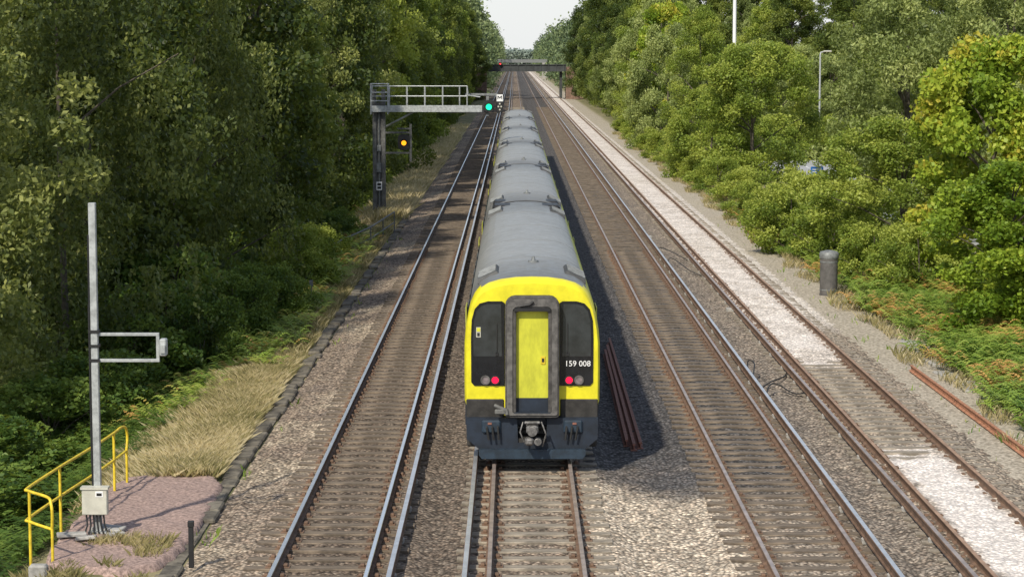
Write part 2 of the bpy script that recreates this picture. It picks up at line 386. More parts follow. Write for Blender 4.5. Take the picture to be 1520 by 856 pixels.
# cable trough
mb=MB(); y=33.0
mb.box(-5.76,-5.50,33,117,-.46,-.31)
while y<117:
    l=random.uniform(.7,1.0); dx=random.uniform(-.06,.06); dz=random.uniform(-.05,.02)
    if random.random()>.14: mb.box(-5.79+dx,-5.46+dx,y,y+l-.04,-.34,-.235+dz,0,.03)
    y+=l
tag(mb.build('cable_trough',[M['concd']]),'long row of mossy concrete trough lids edging the ballast left of the tracks','cable trough')
for i,(xa,ya,xb,yb,lab) in enumerate([(2.42,46.4,2.56,61,'leftmost rusty spare rail lying in the pile right of the train'),(2.55,45.9,2.66,62,'middle rusty spare rail lying in the pile right of the train'),(2.70,46.1,2.79,63.5,'rightmost and longest-reaching rusty spare rail in the pile right of the train')]):
    mb=MB(); Ln=math.hypot(xb-xa,yb-ya); rail_mesh(mb,0,0,Ln,0,0,0)
    o=mb.build('spare_rail',[M['rust']]); o.location=(xa,ya,-.12); o.rotation_euler.z=-math.atan2(xb-xa,yb-ya)
    tag(o,lab,'spare rail','spare rails beside the train')
mb=MB(); rail_mesh(mb,0,0,17,0,0,0); o=mb.build('spare_rail',[M['rusto']]); o.location=(10.72,40.6,-.08); o.rotation_euler.z=.010
tag(o,'single long orange rusty rail lying on gravel at the right edge by the bracken','spare rail')
for q in range(5):
    mb=MB(); mb.box(0,.45,0,1.3,-.2,0,0,.03); o=mb.build('concrete_slab',[M['concrete']],None,(11.2+q*.05,54+q*2.3,-.2+random.uniform(-.03,.03))); o.rotation_euler=(random.uniform(-.05,.05),random.uniform(-.08,.08),random.uniform(-.15,.15))
    tag(o,'half buried pale concrete slab in the row along the right gravel path','concrete slab','slabs along the right gravel path')
def curve_pts(pts,k_=6):
    P=[Vector(p) for p in pts]; out=[]
    for i in range(len(P)-1):
        p0=P[max(i-1,0)];p1=P[i];p2=P[i+1];p3=P[min(i+2,len(P)-1)]
        for k in range(k_):
            t=k/k_; out.append(.5*((2*p1)+(-p0+p2)*t+(2*p0-5*p1+4*p2-p3)*t*t+(-p0+3*p1-3*p2+p3)*t**3))
    out.append(P[-1]); return out
def cable(pts,label,r=.018):
    mb=MB(); mb.tube(curve_pts(pts),r,6); tag(mb.build('track_cable',[M['cable']]),label,'cable','black cables looping between the two right tracks')
cable([(6.1,52.5,-.15),(6.3,53.4,.0),(6.55,53.9,-.04),(6.85,53.2,-.16),(7.05,52.5,-.05)],'black cable hoop nearest the camera between the two right tracks')
cable([(6.05,56.0,-.1),(6.12,56.8,.12),(6.24,56.4,.14),(6.12,55.4,-.02),(6.05,54.8,-.15)],'upright black cable loop standing against the third track conductor rail')
cable([(6.1,54.0,-.2),(6.5,54.8,-.12),(6.9,55.6,-.12),(7.1,56.5,-.14)],'black cable lying flat between the right tracks behind the nearer hoop')
cable([(6.0,84,-.12),(6.1,86,.10),(6.35,86.4,.06),(6.75,83.4,-.1),(7.05,82,-.14)],'far black cable hoop between the right tracks, left one')
cable([(6.0,90,-.12),(6.1,91.6,.08),(6.5,90.5,.02),(7.0,88,-.12)],'farthest black cable hoop between the right tracks')
for q,(x,y_) in enumerate([(6.1,69),(7.05,71),(6.2,100)]):
    mb=MB(); mb.box(-.12,.12,-.2,.2,-.3,-.1,0,.03); tag(mb.build('cable_box',[M['concrete']],None,(x,y_,0)),['small grey box beside the third track, nearest of three','small grey box tucked against the far right track','small grey box beside the third track, farthest of three'][q],'cable box','small boxes between the right tracks')

# ------------------------------------------------------------------ train
TX,TY=.36,43.1
train=empty('passenger_train',(TX,TY,0),'long grey roofed passenger train with yellow cab front numbered 159 008','train')
prof=[(1.30,.95),(1.35,1.25),(1.355,1.9),(1.35,2.4),(1.33,2.65),(1.28,2.95),(1.23,3.16),(1.15,3.34),(1.10,3.41),(1.02,3.50),(.86,3.60),(.62,3.67),(.32,3.71),(0,3.72)]
full=[(x,z) for x,z in prof]+[(-x,z) for x,z in prof[-2::-1]]
NP=len(full)
def sect(y,sx=1.,dz=0.,zs=1.):
    return [(x*sx,y,(z if z<2.4 else 2.4+(z-2.4)*zs)+dz) for x,z in full]
def coach(y0,y1,idx,cabf=False,cabr=False):
    mb=MB(); rings=[]
    def r(y,sx=1,zs=1): rings.append(sect(y,sx,0,zs))
    YE=.27
    if cabf: r(y0,.965,.90); r(y0+.05,.983,.935); r(y0+.14,.995,.965); r(y0+YE,.998,.985); r(y0+.6,1,1)
    else: r(y0,.99,.985); r(y0+.08,1,1)
    if cabr: r(y1-.6); r(y1-YE,.998,.985); r(y1-.14,.995,.965); r(y1-.05,.983,.935); r(y1,.965,.90)
    else: r(y1-.08,1,1); r(y1,.99,.985)
    for a in range(len(rings)-1):
        A,B=rings[a],rings[a+1]; ym=(A[0][1]+B[0][1])/2
        for i in range(NP-1):
            zz=(full[i][1]+full[i+1][1])/2
            if (cabf and (ym<y0+YE or (ym<y0+.6 and zz<3.5))) or (cabr and ym>y1-YE): mi=0
            elif zz>3.43 or (i>NP//2 and zz>2.95): mi=1
            elif zz>3.2: mi=4
            elif zz>2.95: mi=1
            else: mi=2
            mb.add([A[i],A[i+1],B[i+1],B[i]],[(0,1,2,3)],mi,True)
        mb.add([A[NP-1],A[0],B[0],B[NP-1]],[(0,1,2,3)],3)
    mb.add(rings[0],[tuple(range(NP))],0 if cabf else 3); mb.add(rings[-1],[tuple(range(NP))],0 if cabr else 3)
    body=mb.build('carriage',[M['yellow'],M['roofgrey'],M['navy'],M['under'],M['cantrail']],train)
    bm=bmesh.new(); bm.from_mesh(body.data); bmesh.ops.remove_doubles(bm,verts=bm.verts,dist=1e-4); bmesh.ops.recalc_face_normals(bm,faces=bm.faces)
    for e in bm.edges: e.smooth=not(len(e.link_faces)==2 and e.calc_face_angle(0)>.6)
    bm.to_mesh(body.data); bm.free()
    up=[(x,z) for x,z in full if z>3.3]
    mb=MB()
    for a,b_ in zip(up[:-1],up[1:]):
        mb.add([(a[0],-.03,a[1]-.01),(b_[0],-.03,b_[1]-.01),(b_[0]*1.002,0,b_[1]+.007),(a[0]*1.002,0,a[1]+.007),(b_[0],.03,b_[1]-.01),(a[0],.03,a[1]-.01)],[(0,1,2,3),(3,2,4,5)],0,True)
    s0=None; y=y0+4.3
    while y<y1-1:
        if s0 is None: s0=mb.build('roof_seam',[M['roofseam']],body,(0,y,0))
        else: clone(s0,body,(0,y,0))
        y+=4.6
    for ye in (y0+2.1,y1-2.6):
        for s in (-1,1):
            mb=MB()
            def P(t,dy,h):
                x=.66+.46*t; z=3.655-.195*t**1.6
                return (s*(x+.42*h),ye+dy,z+.9*h)
            vs=[P(0,-.75,-.03),P(1,-.75,-.03),P(1,.75,-.03),P(0,.75,-.03),P(.08,-.7,.055),P(.92,-.7,.055),P(.92,.7,.055),P(.08,.7,.055)]
            mb.add(vs,[(0,1,5,4),(1,2,6,5),(2,3,7,6),(3,0,4,7),(4,5,6,7)],0)
            for q in range(8):
                d=-.6+q*.165
                mb.add([P(.12,d,.056),P(.88,d,.056),P(.88,d+.03,.085),P(.12,d+.03,.085),P(.88,d+.09,.056),P(.12,d+.09,.056)],[(0,1,2,3),(3,2,4,5)],1)
            mb.build('roof_vent',[M['roofdark'],M['galvd']],body)
    mb=MB(); ya=y0+3.2; mb.tube([(.05,ya,3.70),(.05,ya,3.75)],.11,12); mb.tube([(.05,ya,3.74),(.05,ya,3.84)],[.05,.025],8)
    mb.build('roof_aerial',[M['galvd']],body)
    for s in (-1,1):
        x=s*1.357
        for q in range(7):
            yc=y0+4.6+q*2.35
            m2=MB(); m2.box(x-.012*s,x+.012*s,yc-.75,yc+.75,1.9,2.68,0,.01); m2.build('side_window',[M['glass']],body)
        for yc in (y0+2.8,y1-2.9):
            m2=MB(); m2.box(x-.01*s,x+.016*s,yc-.45,yc+.45,1.0,2.85,0,.01); m2.box(x+.014*s,x+.022*s,yc-.25,yc+.25,1.9,2.6,1); m2.build('side_door',[M['cantrail'],M['glass']],body)
    mb=MB(); mb.box(-1.2,1.2,y0+5.5,y1-5.5,.35,.95)
    for yb in (y0+3.6,y1-3.6):
        mb.box(-1.12,-1.0,yb-1.6,yb+1.6,.42,.75,0,.03); mb.box(1.0,1.12,yb-1.6,yb+1.6,.42,.75,0,.03); mb.box(-1,1,yb-.3,yb+.3,.4,.95)
    mb.build('underframe',[M['under']],body)
    w0=None
    for yw in (y0+2.3,y0+4.9,y1-4.9,y1-2.3):
        if w0 is None:
            mb=MB(); mb.tube([(-.82,0,.42),(-.69,0,.42)],.42,20,0,True,True); mb.tube([(.69,0,.42),(.82,0,.42)],.42,20,0,True,True); mb.tube([(-.75,0,.42),(.75,0,.42)],.08,8)
            w0=mb.build('wheelset',[M['under']],body,(0,yw,0))
        else: clone(w0,body,(0,yw,0))
    return body
for i in range(6):
    y0=i*23.0+(.0 if i==0 else .3); y1=(i+1)*23.0-.3
    b=coach(y0,y1,i,cabf=i==0,cabr=i==5)
    if i<5:
        mb=MB(); mb.prism(rrect(-.55,.55,1.0,3.45,.15),y1-.02,y1+.65); mb.build('gangway_bellows',[M['bellow']],train)
        for s in (-1,1):
            for (ya,yb,zt) in ((y1-1.3,y1-.2,3.64),(y1+.8,y1+1.9,3.62)):
                mb=MB(); mb.box(s*.40,s*1.0,ya,yb,3.42,zt+.05,0,.07); mb.build('roof_grille',[M['black']],train)
# front cab face
for s in (-1,1):
    out=[(.545,1.55),(1.15,1.55),(1.21,1.62),(1.215,2.5),(1.20,2.86),(1.14,3.08),(1.04,3.19),(.88,3.235),(.60,3.235),(.545,3.2)]
    mb=MB(); mb.prism([(s*x,z) for x,z in out],-.022,.02,0)
    panel=mb.build('cab_panel',[M['blackpanel']],train)
    tag(panel,'black window panel bearing the number 159 008' if s>0 else 'black window panel with a pale sticker')
    if s>0: pr=panel
    else: pl=panel
    out=[(.60,2.14),(1.165,2.14),(1.17,2.5),(1.155,2.84),(1.10,3.04),(1.01,3.14),(.88,3.18),(.62,3.18)]
    mb=MB(); mb.prism([(s*x,z) for x,z in out],-.026,-.021,0); mb.build('windscreen',[M['glass']],panel)
    mb=MB(); mb.box(s*.70-.008,s*.70+.008,-.05,-.030,2.2,2.8); mb.box(s*.70-.03,s*.70+.03,-.05,-.028,2.16,2.22); mb.build('wiper',[M['black']],panel)
    for xx,mt_,nm in ((.735,M['red'],'tail_light'),(.93,M['lensoff'],'headlight')):
        n=16; ro=.095; ri_=.068
        mb=MB(); mb.disc(s*xx,-.045,1.665,.072,.024,1)
        po=[(s*xx+ro*math.cos(2*PI*k/n),1.665+ro*math.sin(2*PI*k/n)) for k in range(n)]; pi_=[(s*xx+ri_*math.cos(2*PI*k/n),1.665+ri_*math.sin(2*PI*k/n)) for k in range(n)]
        mb.ring(po,pi_,-.06,-.02,0); mb.build(nm,[M['rubber2'] if nm=='headlight' else M['black'],mt_],panel)
mb=MB(); mb.box(-1.11,-1.02,-.036,-.027,2.52,2.72,0); mb.box(-1.10,-1.03,-.042,-.0355,2.635,2.71,1); mb.box(-1.09,-1.04,-.042,-.0355,2.54,2.61,2)
mb.build('window_sticker',[M['cream'],M['dooryellow'],M['black']],pl)
def text(body,size,mt_,loc,parent,name,off=0):
    cu=bpy.data.curves.new(name,'FONT'); cu.body=body; cu.size=size; cu.align_x='CENTER'; cu.align_y='CENTER'; cu.extrude=.002; cu.offset=off
    t=bpy.data.objects.new(name,cu); COL.objects.link(t); bpy.context.view_layer.update()
    me=bpy.data.meshes.new_from_object(t.evaluated_get(bpy.context.evaluated_depsgraph_get())); bpy.data.objects.remove(t)
    me.materials.clear(); me.materials.append(mt_)
    o=bpy.data.objects.new(name,me); COL.objects.link(o); o.rotation_euler=(R(90),0,0); o.location=loc; o.parent=parent; return o
text('159 008',.158,M['white'],(.905,-.034,1.99),pr,'unit_number')
# gangway
GD=-.30
fo=rrect(-.535,.535,.95,3.36,(.06,.06,.2,.2)); fi=rrect(-.315,.315,1.02,3.06,(.03,.03,.05,.05))
mb=MB(); mb.ring(fo,fi,GD,0,0); gw=mb.build('gangway_surround',[M['rubber']],train,bevel=.02)
fo=rrect(-.50,.50,1.0,3.31,(.05,.05,.17,.17)); fi=rrect(-.39,.39,1.04,3.16,(.04,.04,.1,.1))
mb=MB(); mb.ring(fo,fi,GD-.025,GD+.01,0); mb.build('face_plate',[M['rubber2']],gw)
mb=MB(); mb.prism(rrect(-.316,.316,1.33,3.06,.02),GD+.12,GD+.15,0)
mb.build('gangway_door',[M['dooryellow']],gw)
mb=MB(); mb.box(-.316,.316,GD+.12,GD+.17,1.02,1.33); mb.box(-.36,.36,GD-.02,GD+.2,1.0,1.06); mb.build('gangway_threshold',[M['navy']],gw)
mb=MB(); mb.box(.17,.26,GD+.102,GD+.123,2.0,2.16,0,.008); mb.box(.19,.235,GD+.09,GD+.104,2.05,2.12,1); mb.build('door_handle',[M['railyellow'],M['black']],gw)
mb=MB(); mb.box(-.36,.36,GD-.035,GD-.01,3.07,3.13); mb.tube([(-.24,GD-.02,3.17),(-.05,GD-.04,3.2),(.02,GD-.05,3.26)],.025,8); mb.build('gangway_header',[M['black']],gw)
mb=MB(); mb.tube([(-.74,-.2,1.18),(-.5,GD-.04,1.1),(-.5,GD-.04,1.02)],.04,8); mb.box(-.74,-.5,GD-.04,GD+.06,1.02,1.12,0,.02); mb.build('gangway_bracket',[M['mastdark']],gw)
# below the yellow: near full-width navy skirt
mb=MB()
mb.box(-1.33,1.33,.03,.5,.72,1.335,0,.04); mb.box(-1.31,-.56,-.03,.04,.90,1.28,2,.02); mb.box(.56,1.31,-.03,.04,.90,1.28,2,.02)
mb.prism([(-1.0,.12),(1.0,.12),(1.06,.20),(1.06,.31),(-1.06,.31),(-1.06,.20)],-.26,-.16,1)
mb.prism([(-1.06,.30),(1.06,.30),(1.30,.50),(1.31,.92),(.30,.92),(.28,.42),(-.28,.42),(-.30,.92),(-1.31,.92),(-1.30,.50)],-.14,.04,0)
mb.box(-1.02,1.02,-.10,.5,.14,.5,2)
mb.box(-1.3,-1.02,.1,.7,.3,.75,2,.03); mb.box(1.02,1.3,.1,.7,.3,.75,2,.03)
mb.build('front_valance',[M['navy'],M['navy2'],M['under']],train)
mb=MB(); mb.box(-.12,.12,-.58,.0,.66,.84,0,.04); mb.disc(0,-.64,.73,.10,.12,0,18); mb.box(-.15,.03,-.62,-.4,.44,.60,0,.04); mb.tube([(.11,-.62,.52),(.11,-.4,.52)],.075,14); mb.box(-.16,.16,-.56,-.46,.86,.92,0,.02)
mb.tube([(-.18,-.46,.9),(-.24,-.5,.7),(-.16,-.5,.5)],.018,6); mb.tube([(.18,-.46,.9),(.27,-.5,.66),(.2,-.45,.4)],.018,6)
mb.build('coupler',[M['steel']],train,bevel=.01)
for s in (-1,1):
    mb=MB(); mb.box(s*.62,s*1.0,-.20,-.12,.62,.88,0,.03)
    for q in range(3): mb.tube([(s*(.68+q*.11),-.18,.76),(s*(.68+q*.11),-.26,.74),(s*(.66+q*.1),-.24,.5)],.022,6,1)
    mb.box(s*.8,s*.88,-.22,-.19,.80,.84,2); mb.build('jumper_box',[M['navy2'],M['cable'],M['rust']],train)
# ------------------------------------------------------------------ bridge & far
br=empty('overbridge',(0,432,0),'dark steel girder road bridge crossing all tracks in the distance','bridge')
mb=MB(); mb.box(-5.4,10.2,0,6,5.1,5.5); mb.box(-5.4,10.2,-.15,.1,5.1,6.45)
for i in range(11): mb.box(-5.3+i*1.5,-5.15+i*1.5,-.28,-.14,5.1,6.4)
mb.box(-5.5,10.3,-.32,-.1,6.35,6.5); mb.build('girder',[M['girder']],br)
for x0,x1 in ((-16,-5.4),(10.2,20)):
    mb=MB(); mb.box(x0,x1,0,6,-.5,6.0); mb.build('abutment',[M['brick']],br)
mb=MB(); mb.box(7.7+1.3,8.2+1.3,1,5,-.3,5.1); mb.build('pier',[M['girder']],br)
b2=empty('overbridge',(0,860,0),'pale flat bridge farther off, just above the vanishing tracks','bridge')
mb=MB(); mb.box(-9,13,0,5,5.6,6.9); mb.build('deck',[M['galvd']],b2)
mb=MB(); mb.box(-9,-7,0,5,-.4,5.6); mb.build('abutment',[M['concrete']],b2); mb=MB(); mb.box(11,13,0,5,-.4,5.6); mb.build('abutment',[M['concrete']],b2)
def hillz(x,y): return -1+20*np.exp(-((y-3300)/500)**2)*(1+.25*vn(x,y,.004)+.12*vn(x,y,.02))
M['hill']=mat('distant_hill',(.20,.27,.24),1,0,.2,.05)
tag(grid('hills',np.arange(-1500,1501,40),np.arange(2300,4300,100),hillz,M['hill']),kind='structure')

# ------------------------------------------------------------------ signal gantry
GY=117.
g=empty('signal_gantry',(-7.2,GY,-.6),'grey cantilever signal gantry with railed platform reaching over the left track','signal gantry')
def gb(name,mb,mt_,parent=g): return mb.build(name,mt_,parent)
mb=MB()
for dx in (-.34,.14): mb.box(dx,dx+.20,-.12,.18,0,6.9,0,.01)
for q in range(10):
    z=.4+q*.62; mb.box(-.18,.18,-.03,.08,z,z+.22)
mb.box(-.16,.16,.0,.05,.1,5.9)
gb('mast',mb,[M['mastdark']])
mb=MB(); mb.box(-.14,.12,-.20,-.03,2.5,3.0,0,.02); mb.box(-.12,.12,-.18,-.03,3.6,3.95,0,.02); mb.tube([(.0,-.1,.1),(.0,-.1,5.7)],.035,6); gb('junction_box',mb,[M['galvd']])
mb=MB(); mb.box(-.6,.6,-.5,.5,-.3,.12,0,.03); gb('base_plinth',mb,[M['concrete']])
mb=MB(); mb.box(-.4,5.5,-.45,.45,5.95,6.02); mb.box(-.4,5.5,-.48,-.40,5.72,6.05); mb.box(-.4,5.5,.40,.48,5.72,6.05)
for q in range(9): mb.box(.2+q*.6,.26+q*.6,-.42,.42,5.74,5.95)
mb.tube([(.3,0,4.9),(1.9,0,5.75)],.06,6); mb.tube([(3.3,-.4,5.74),(5.4,-.4,5.74)],.07,6)
gb('platform',mb,[M['galv']])
mb=MB()
for yy in (-.46,.46):
    for z in (6.55,7.08): mb.tube([(-.38,yy,z),(4.7,yy,z)],.024,6)
    for x in (-.38,.55,1.5,2.45,3.4,4.3,4.7): mb.tube([(x,yy,6.02),(x,yy,7.08)],.024,6)
    mb.tube([(4.7,yy,7.08),(4.75,yy,6.6),(5.4,yy,6.5)],.024,6)
gb('guard_rail',mb,[M['galv']])
mb=MB()
for x in (-.4,.5):
    for yy in (-.5,.5): mb.tube([(x,yy,5.6),(x,yy,7.2)],.035,6)
for z in (6.3,6.75,7.2): mb.tube([(-.4,-.5,z),(.5,-.5,z),(.5,.5,z),(-.4,.5,z),(-.4,-.5,z)],.03,6)
gb('ladder_cage',mb,[M['galv']])
mb=MB(); mb.box(4.6,6.3,-.08,.04,6.58,6.70); mb.box(5.72,5.86,-.05,.05,5.5,6.6); mb.box(6.28,6.36,-.05,.05,5.6,6.7)
gb('hanger_arm',mb,[M['galvd']])
mb=MB(); mb.box(-.15,.15,-.15,-.12,1.55,2.0,0); mb.box(-.1,.1,-.16,-.148,1.62,1.75,1); mb.box(-.1,.1,-.16,-.148,1.8,1.93,1); gb('identity_plate',mb,[M['white'],M['black']])
def signal(loc,lamp,label,lname,lr=.14,big=False):
    s=empty('railway_signal',loc,label,'signal')
    w_=.32 if big else .27; h_=.46 if big else .36
    mb=MB(); mb.prism(rrect(-w_,w_,-h_*.8,h_,.2),-.05,.0); mb.box(-.24,.24,-.01,.30,-.30,.34,0,.03); mb.build('backboard',[M['black']],s)
    mb=MB(); pts=[(.2*math.cos(PI*k/12),.2*math.sin(PI*k/12)) for k in range(13)]; n=13
    mb.add([(x,-.05,z) for x,z in pts]+[(x,-.34,z) for x,z in pts],[(k,k+1,n+k+1,n+k) for k in range(12)],0)
    mb.build('hood',[M['black']],s)
    mb=MB(); mb.disc(0,-.075,0,lr,.026,0,20); mb.build(lname,[lamp],s)
    return s
signal((-1.34,GY-.15,5.38),M['green_lamp'],'signal head showing green at the end of the cantilever gantry','green_lamp',.16)
s2=signal((-5.87,GY-.15,3.47),M['amber_lamp'],'signal head showing amber on a bracket beside the gantry mast','amber_lamp',.13,True)
mb=MB(); mb.box(.30,.42,0,.10,-1.0,1.0); mb.box(-1.1,.34,.05,.14,-.58,-.48); mb.box(-1.1,.34,.05,.14,.50,.60); mb.box(-.35,.34,.02,.1,.72,.8); mb.build('bracket',[M['mastdark']],s2)
ri=empty('route_indicator',(-.76,GY-.1,5.6),'black and white indicator panel hanging right of the green signal','indicator panel'); ri.scale=(.92,1,.92)
mb=MB(); mb.box(-.2,.2,-.02,.12,-.55,.5,0,.02); mb.build('panel',[M['black']],ri)
mb=MB(); mb.box(-.18,.18,-.035,-.018,.08,.48); mb.build('white_square',[M['white']],ri)
for a,z in ((0,-.06),(-.08,-.22),(.08,-.22),(0,-.40)): mb=MB(); mb.disc(a,-.035,z,.05,.017,0,10); mb.build('white_dot',[M['cream']],ri)
mb=MB(); mb.add([(-.13,-.04,.40),(-.08,-.04,.40),(0,-.04,.30),(.08,-.04,.40),(.13,-.04,.40),(.13,-.04,.2),(.09,-.04,.2),(.09,-.04,.32),(0,-.04,.23),(-.09,-.04,.32),(-.09,-.04,.2),(-.13,-.04,.2)],[tuple(range(12))]); mb.build('letter_mark',[M['black']],ri)
sr=signal((-2.7,431.3,6.6),M['red_lamp'],'tiny red signal light on the distant bridge girder','red_lamp')
hr=empty('handrail',(-6,96,-.35),'grey tubular handrail stepping down the bank below the signal gantry','handrail')
pp=[(.3,8,0),(.0,4,-.05),(-.3,0,-.1),(-1.3,-3,-.4),(-2.3,-5,-.8)]
mb=MB()
for z in (.55,1.05): mb.tube([(a,b,c+z) for a,b,c in pp],.03,6)
mb.build('rail_tube',[M['galvd']],hr)
for a,b,c in pp: mb=MB(); mb.tube([(a,b,c-.3),(a,b,c+1.05)],.032,6); mb.build('post',[M['galvd']],hr)
cb=empty('lineside_cabinet',(13.3,185,-.2),'small pale grey lineside cabinet in the grass right of the tracks','cabinet')
mb=MB(); mb.box(-.35,.35,-.25,.25,0,1.2,0,.03); mb.box(-.4,.4,-.3,.3,1.19,1.27,0,.02); mb.build('housing',[M['galv']],cb)
mb=MB(); mb.box(-.3,.3,-.27,-.252,.1,1.1,0); mb.build('door',[M['cream']],cb)

# ------------------------------------------------------------------ left post with arms
p=empty('equipment_post',(-7.26,37.6,-.2),'tall square grey post with sideways arm frame and cream box near its foot','post')
mb=MB(); mb.box(-.06,.06,-.06,.06,0,5.75,0,.008); mb.box(-.16,.16,-.16,.16,0,.03,0); mb.build('pole',[M['galv']],p)
mb=MB(); mb.box(-.10,-.05,-.05,.0,1.2,4.0)
for z in (3.0,3.25,3.5): mb.box(-.085,.085,-.075,.075,z,z+.05)
mb.tube([(-.075,-.05,.8),(-.08,-.05,2.6),(-.07,-.05,5.2)],.018,6)
mb.build('clamp',[M['black']],p)
mb=MB(); mb.box(.05,1.12,-.028,.028,3.445,3.50,0,.006); mb.box(.05,1.12,-.028,.028,2.99,3.045,0,.006); mb.box(1.065,1.12,-.024,.024,3.03,3.46,0,.006); mb.build('arm_frame',[M['galv']],p)
mb=MB(); mb.box(1.13,1.25,-.1,.1,3.1,3.4,0,.02); mb.box(1.15,1.23,-.13,-.09,3.16,3.3,0); mb.build('sensor_box',[M['galv']],p)
mb=MB(); mb.box(-.24,.2,-.22,-.06,.34,.80,0,.015); mb.box(-.26,.22,-.24,-.04,.79,.83,0); mb.build('cabinet_box',[M['cream']],p)
mb=MB(); mb.box(.0,.13,-.226,-.218,.66,.76,0); mb.box(.02,.11,-.23,-.2255,.68,.73,1); mb.build('cabinet_label',[M['white'],M['black']],p)
for q in range(6): mb=MB(); mb.tube([(-.18+q*.06,-.14,.34),(-.16+q*.06,-.16,.15),(-.2+q*.08,-.25+.02*q,.0)],.016,6); mb.build('cable_tail',[M['cable']],p)
for a,b,w,d,rz,l in ((-.45,-.2,.5,.25,.3,'left'),(.1,.3,.55,.3,-.2,'rear'),(.3,-.15,.3,.2,.5,'right'),(-.15,-.45,.35,.2,.1,'front')):
    mb=MB(); mb.box(-w/2,w/2,-d/2,d/2,0,.06,0,.012); o=mb.build('broken_slab',[M['concrete']],None,(-7.2+a,37.4+b,-.19)); o.rotation_euler=(random.uniform(-.1,.1),random.uniform(-.1,.1),rz)
    tag(o,'broken pale grey slab at the foot of the tall post, the %s one of four'%l,'slab','broken slabs round the post foot')
yh=empty('yellow_handrail',(-8,38,-.3),'bright yellow two rail handrail bending round the back of the gravel pad','handrail')
pts=[(.38,-2.5,0),(-.12,-1.9,0),(-.2,-1.6,0),(0,0,.05),(.2,2,.05),(.35,3.3,.08),(.43,4.2,.1)]
mb=MB()
top=[(a,b,c+1.12) for a,b,c in pts]
p0,p6=pts[0],pts[-1]
loop=[(p0[0],p0[1],.62),(p0[0]+.02,p0[1]-.06,.85),(p0[0],p0[1]-.04,1.03),(p0[0]-.08,p0[1]+.08,1.12)]+top[1:-1]+[(p6[0]-.04,p6[1]-.35,1.215),(p6[0],p6[1]-.05,1.16),(p6[0]+.01,p6[1]+.05,.95),(p6[0],p6[1],.72)]
mb.tube(curve_pts(loop,6),.026,8)
mb.tube(curve_pts([(a,b,c+.6) for a,b,c in pts],5),.026,8)
mb.build('rail_tube',[M['railyellow']],yh)
for i,(a,b,c) in enumerate(pts):
    if i==2: continue
    mb=MB(); mb.tube([(a,b,c-.35),(a,b,c+(1.10 if 0<i<6 else .66))],.026,8); mb.build('post',[M['railyellow']],yh)
mb=MB(); mb.box(-.15,.15,-.1,.1,0,.25,0,.03); tag(mb.build('concrete_block',[M['concrete']],None,(-7.75,35.0,-.42)),'small white concrete block at the near foot of the yellow handrail','block')
def padz(x,y): return -.215+vn(x*3,y*3,2)*.02+rng.uniform(-.008,.008,x.shape)-.5*sm(.8,1.25,((x+6.75)/1.18)**4+((y-39)/4.2)**4+.15*vn(x*3,y*3,3.))
tag(grid('gravel_pad',np.arange(-8.1,-5.4,.08),np.arange(34.4,43.9,.08),padz,M['pad']),kind='structure')
mb=MB(); mb.box(-.04,.04,-.04,.04,0,.74,0,.008); mb.box(-.05,.05,-.05,.05,.68,.78,0,.01); tag(mb.build('marker_post',[M['black']],None,(-5.27,35.1,-.25)),'short black marker post at the lower left beside the trough lids','post')
mb=MB(); mb.tube([(0,0,0),(.02,0,.85)],.03,6); mb.box(-.05,.07,-.03,.03,.8,1.0,0,.01); tag(mb.build('marker_post',[M['galvd']],None,(-6.9,74,-.5)),'small dark marker stake among the left bank ferns','post')
vp=empty('vent_pipe',(11.05,76.5,-.3),'squat grey cylindrical vent with domed cap by the right bracken','vent pipe')
mb=MB(); mb.tube([(0,0,0),(0,0,.06),(0,0,.07),(0,0,1.32)],[.33,.33,.31,.31],24); mb.build('cylinder_body',[M['bin']],vp)
mb=MB(); mb.tube([(0,0,1.31),(0,0,1.35),(0,0,1.5),(0,0,1.56),(0,0,1.6)],[.32,.34,.34,.29,.12],24); mb.build('cap',[M['galvd']],vp)
for z in (1.18,.2): mb=MB(); mb.tube([(0,0,z),(0,0,z+.04)],.318,24); mb.build('band',[M['galvd']],vp)
tag(grid('road',np.array([17.6,26.5]),np.arange(95,178,5),lambda x,y:-.19+0*x,M['asphalt']),kind='structure')
mb=MB(); mb.box(17.35,17.55,95,176,-.35,-.08); tag(mb.build('kerb',[M['concrete']]),kind='structure')
mb=MB()
for q in range(8): mb.add([(21.9,100+q*9,-.184),(22.03,100+q*9,-.184),(22.03,103+q*9,-.184),(21.9,103+q*9,-.184)],[(0,1,2,3)])
tag(mb.build('road_marking',[M['white']]),kind='structure')
sg=empty('road_sign',(20.2,146,-.2),'small blue road sign with white marks beside the grey road','sign')
mb=MB(); mb.prism(rrect(-.42,.42,.15,.95,.06),-.02,.02); mb.build('sign_face',[M['blue']],sg)
mb=MB(); mb.box(-.32,.3,-.03,-.018,.74,.80); mb.box(-.32,.2,-.03,-.018,.58,.64); mb.add([(-.3,-.03,.36),(-.12,-.03,.5),(-.12,-.03,.41),(.28,-.03,.41),(.28,-.03,.31),(-.12,-.03,.31),(-.12,-.03,.22)],[tuple(range(7))]); mb.build('white_marking',[M['white']],sg)
for s in (-.3,.3): mb=MB(); mb.tube([(s,.04,0),(s,.04,.9)],.03,6); mb.build('post',[M['galv']],sg)
def lamp(loc,h,label,sx=1):
    l=empty('street_lamp',loc,label,'street lamp','street lamps along the road')
    mb=MB(); mb.tube([(0,0,0),(0,0,1.2),(0,0,1.21),(0,0,h-.25),(sx*.06,0,h-.06),(sx*.4,0,h)],[.13,.13,.10,.08,.07,.05],8); mb.build('column',[M['galv']],l)
    mb=MB(); mb.box(sx*.3,sx*1.1,-.16,.16,h-.04,h+.12,0,.05); mb.build('lamp_head',[M['cream']],l)
lamp((29.9,215,-.3),8.8,'slim pale street lamp rising above the right hand trees')
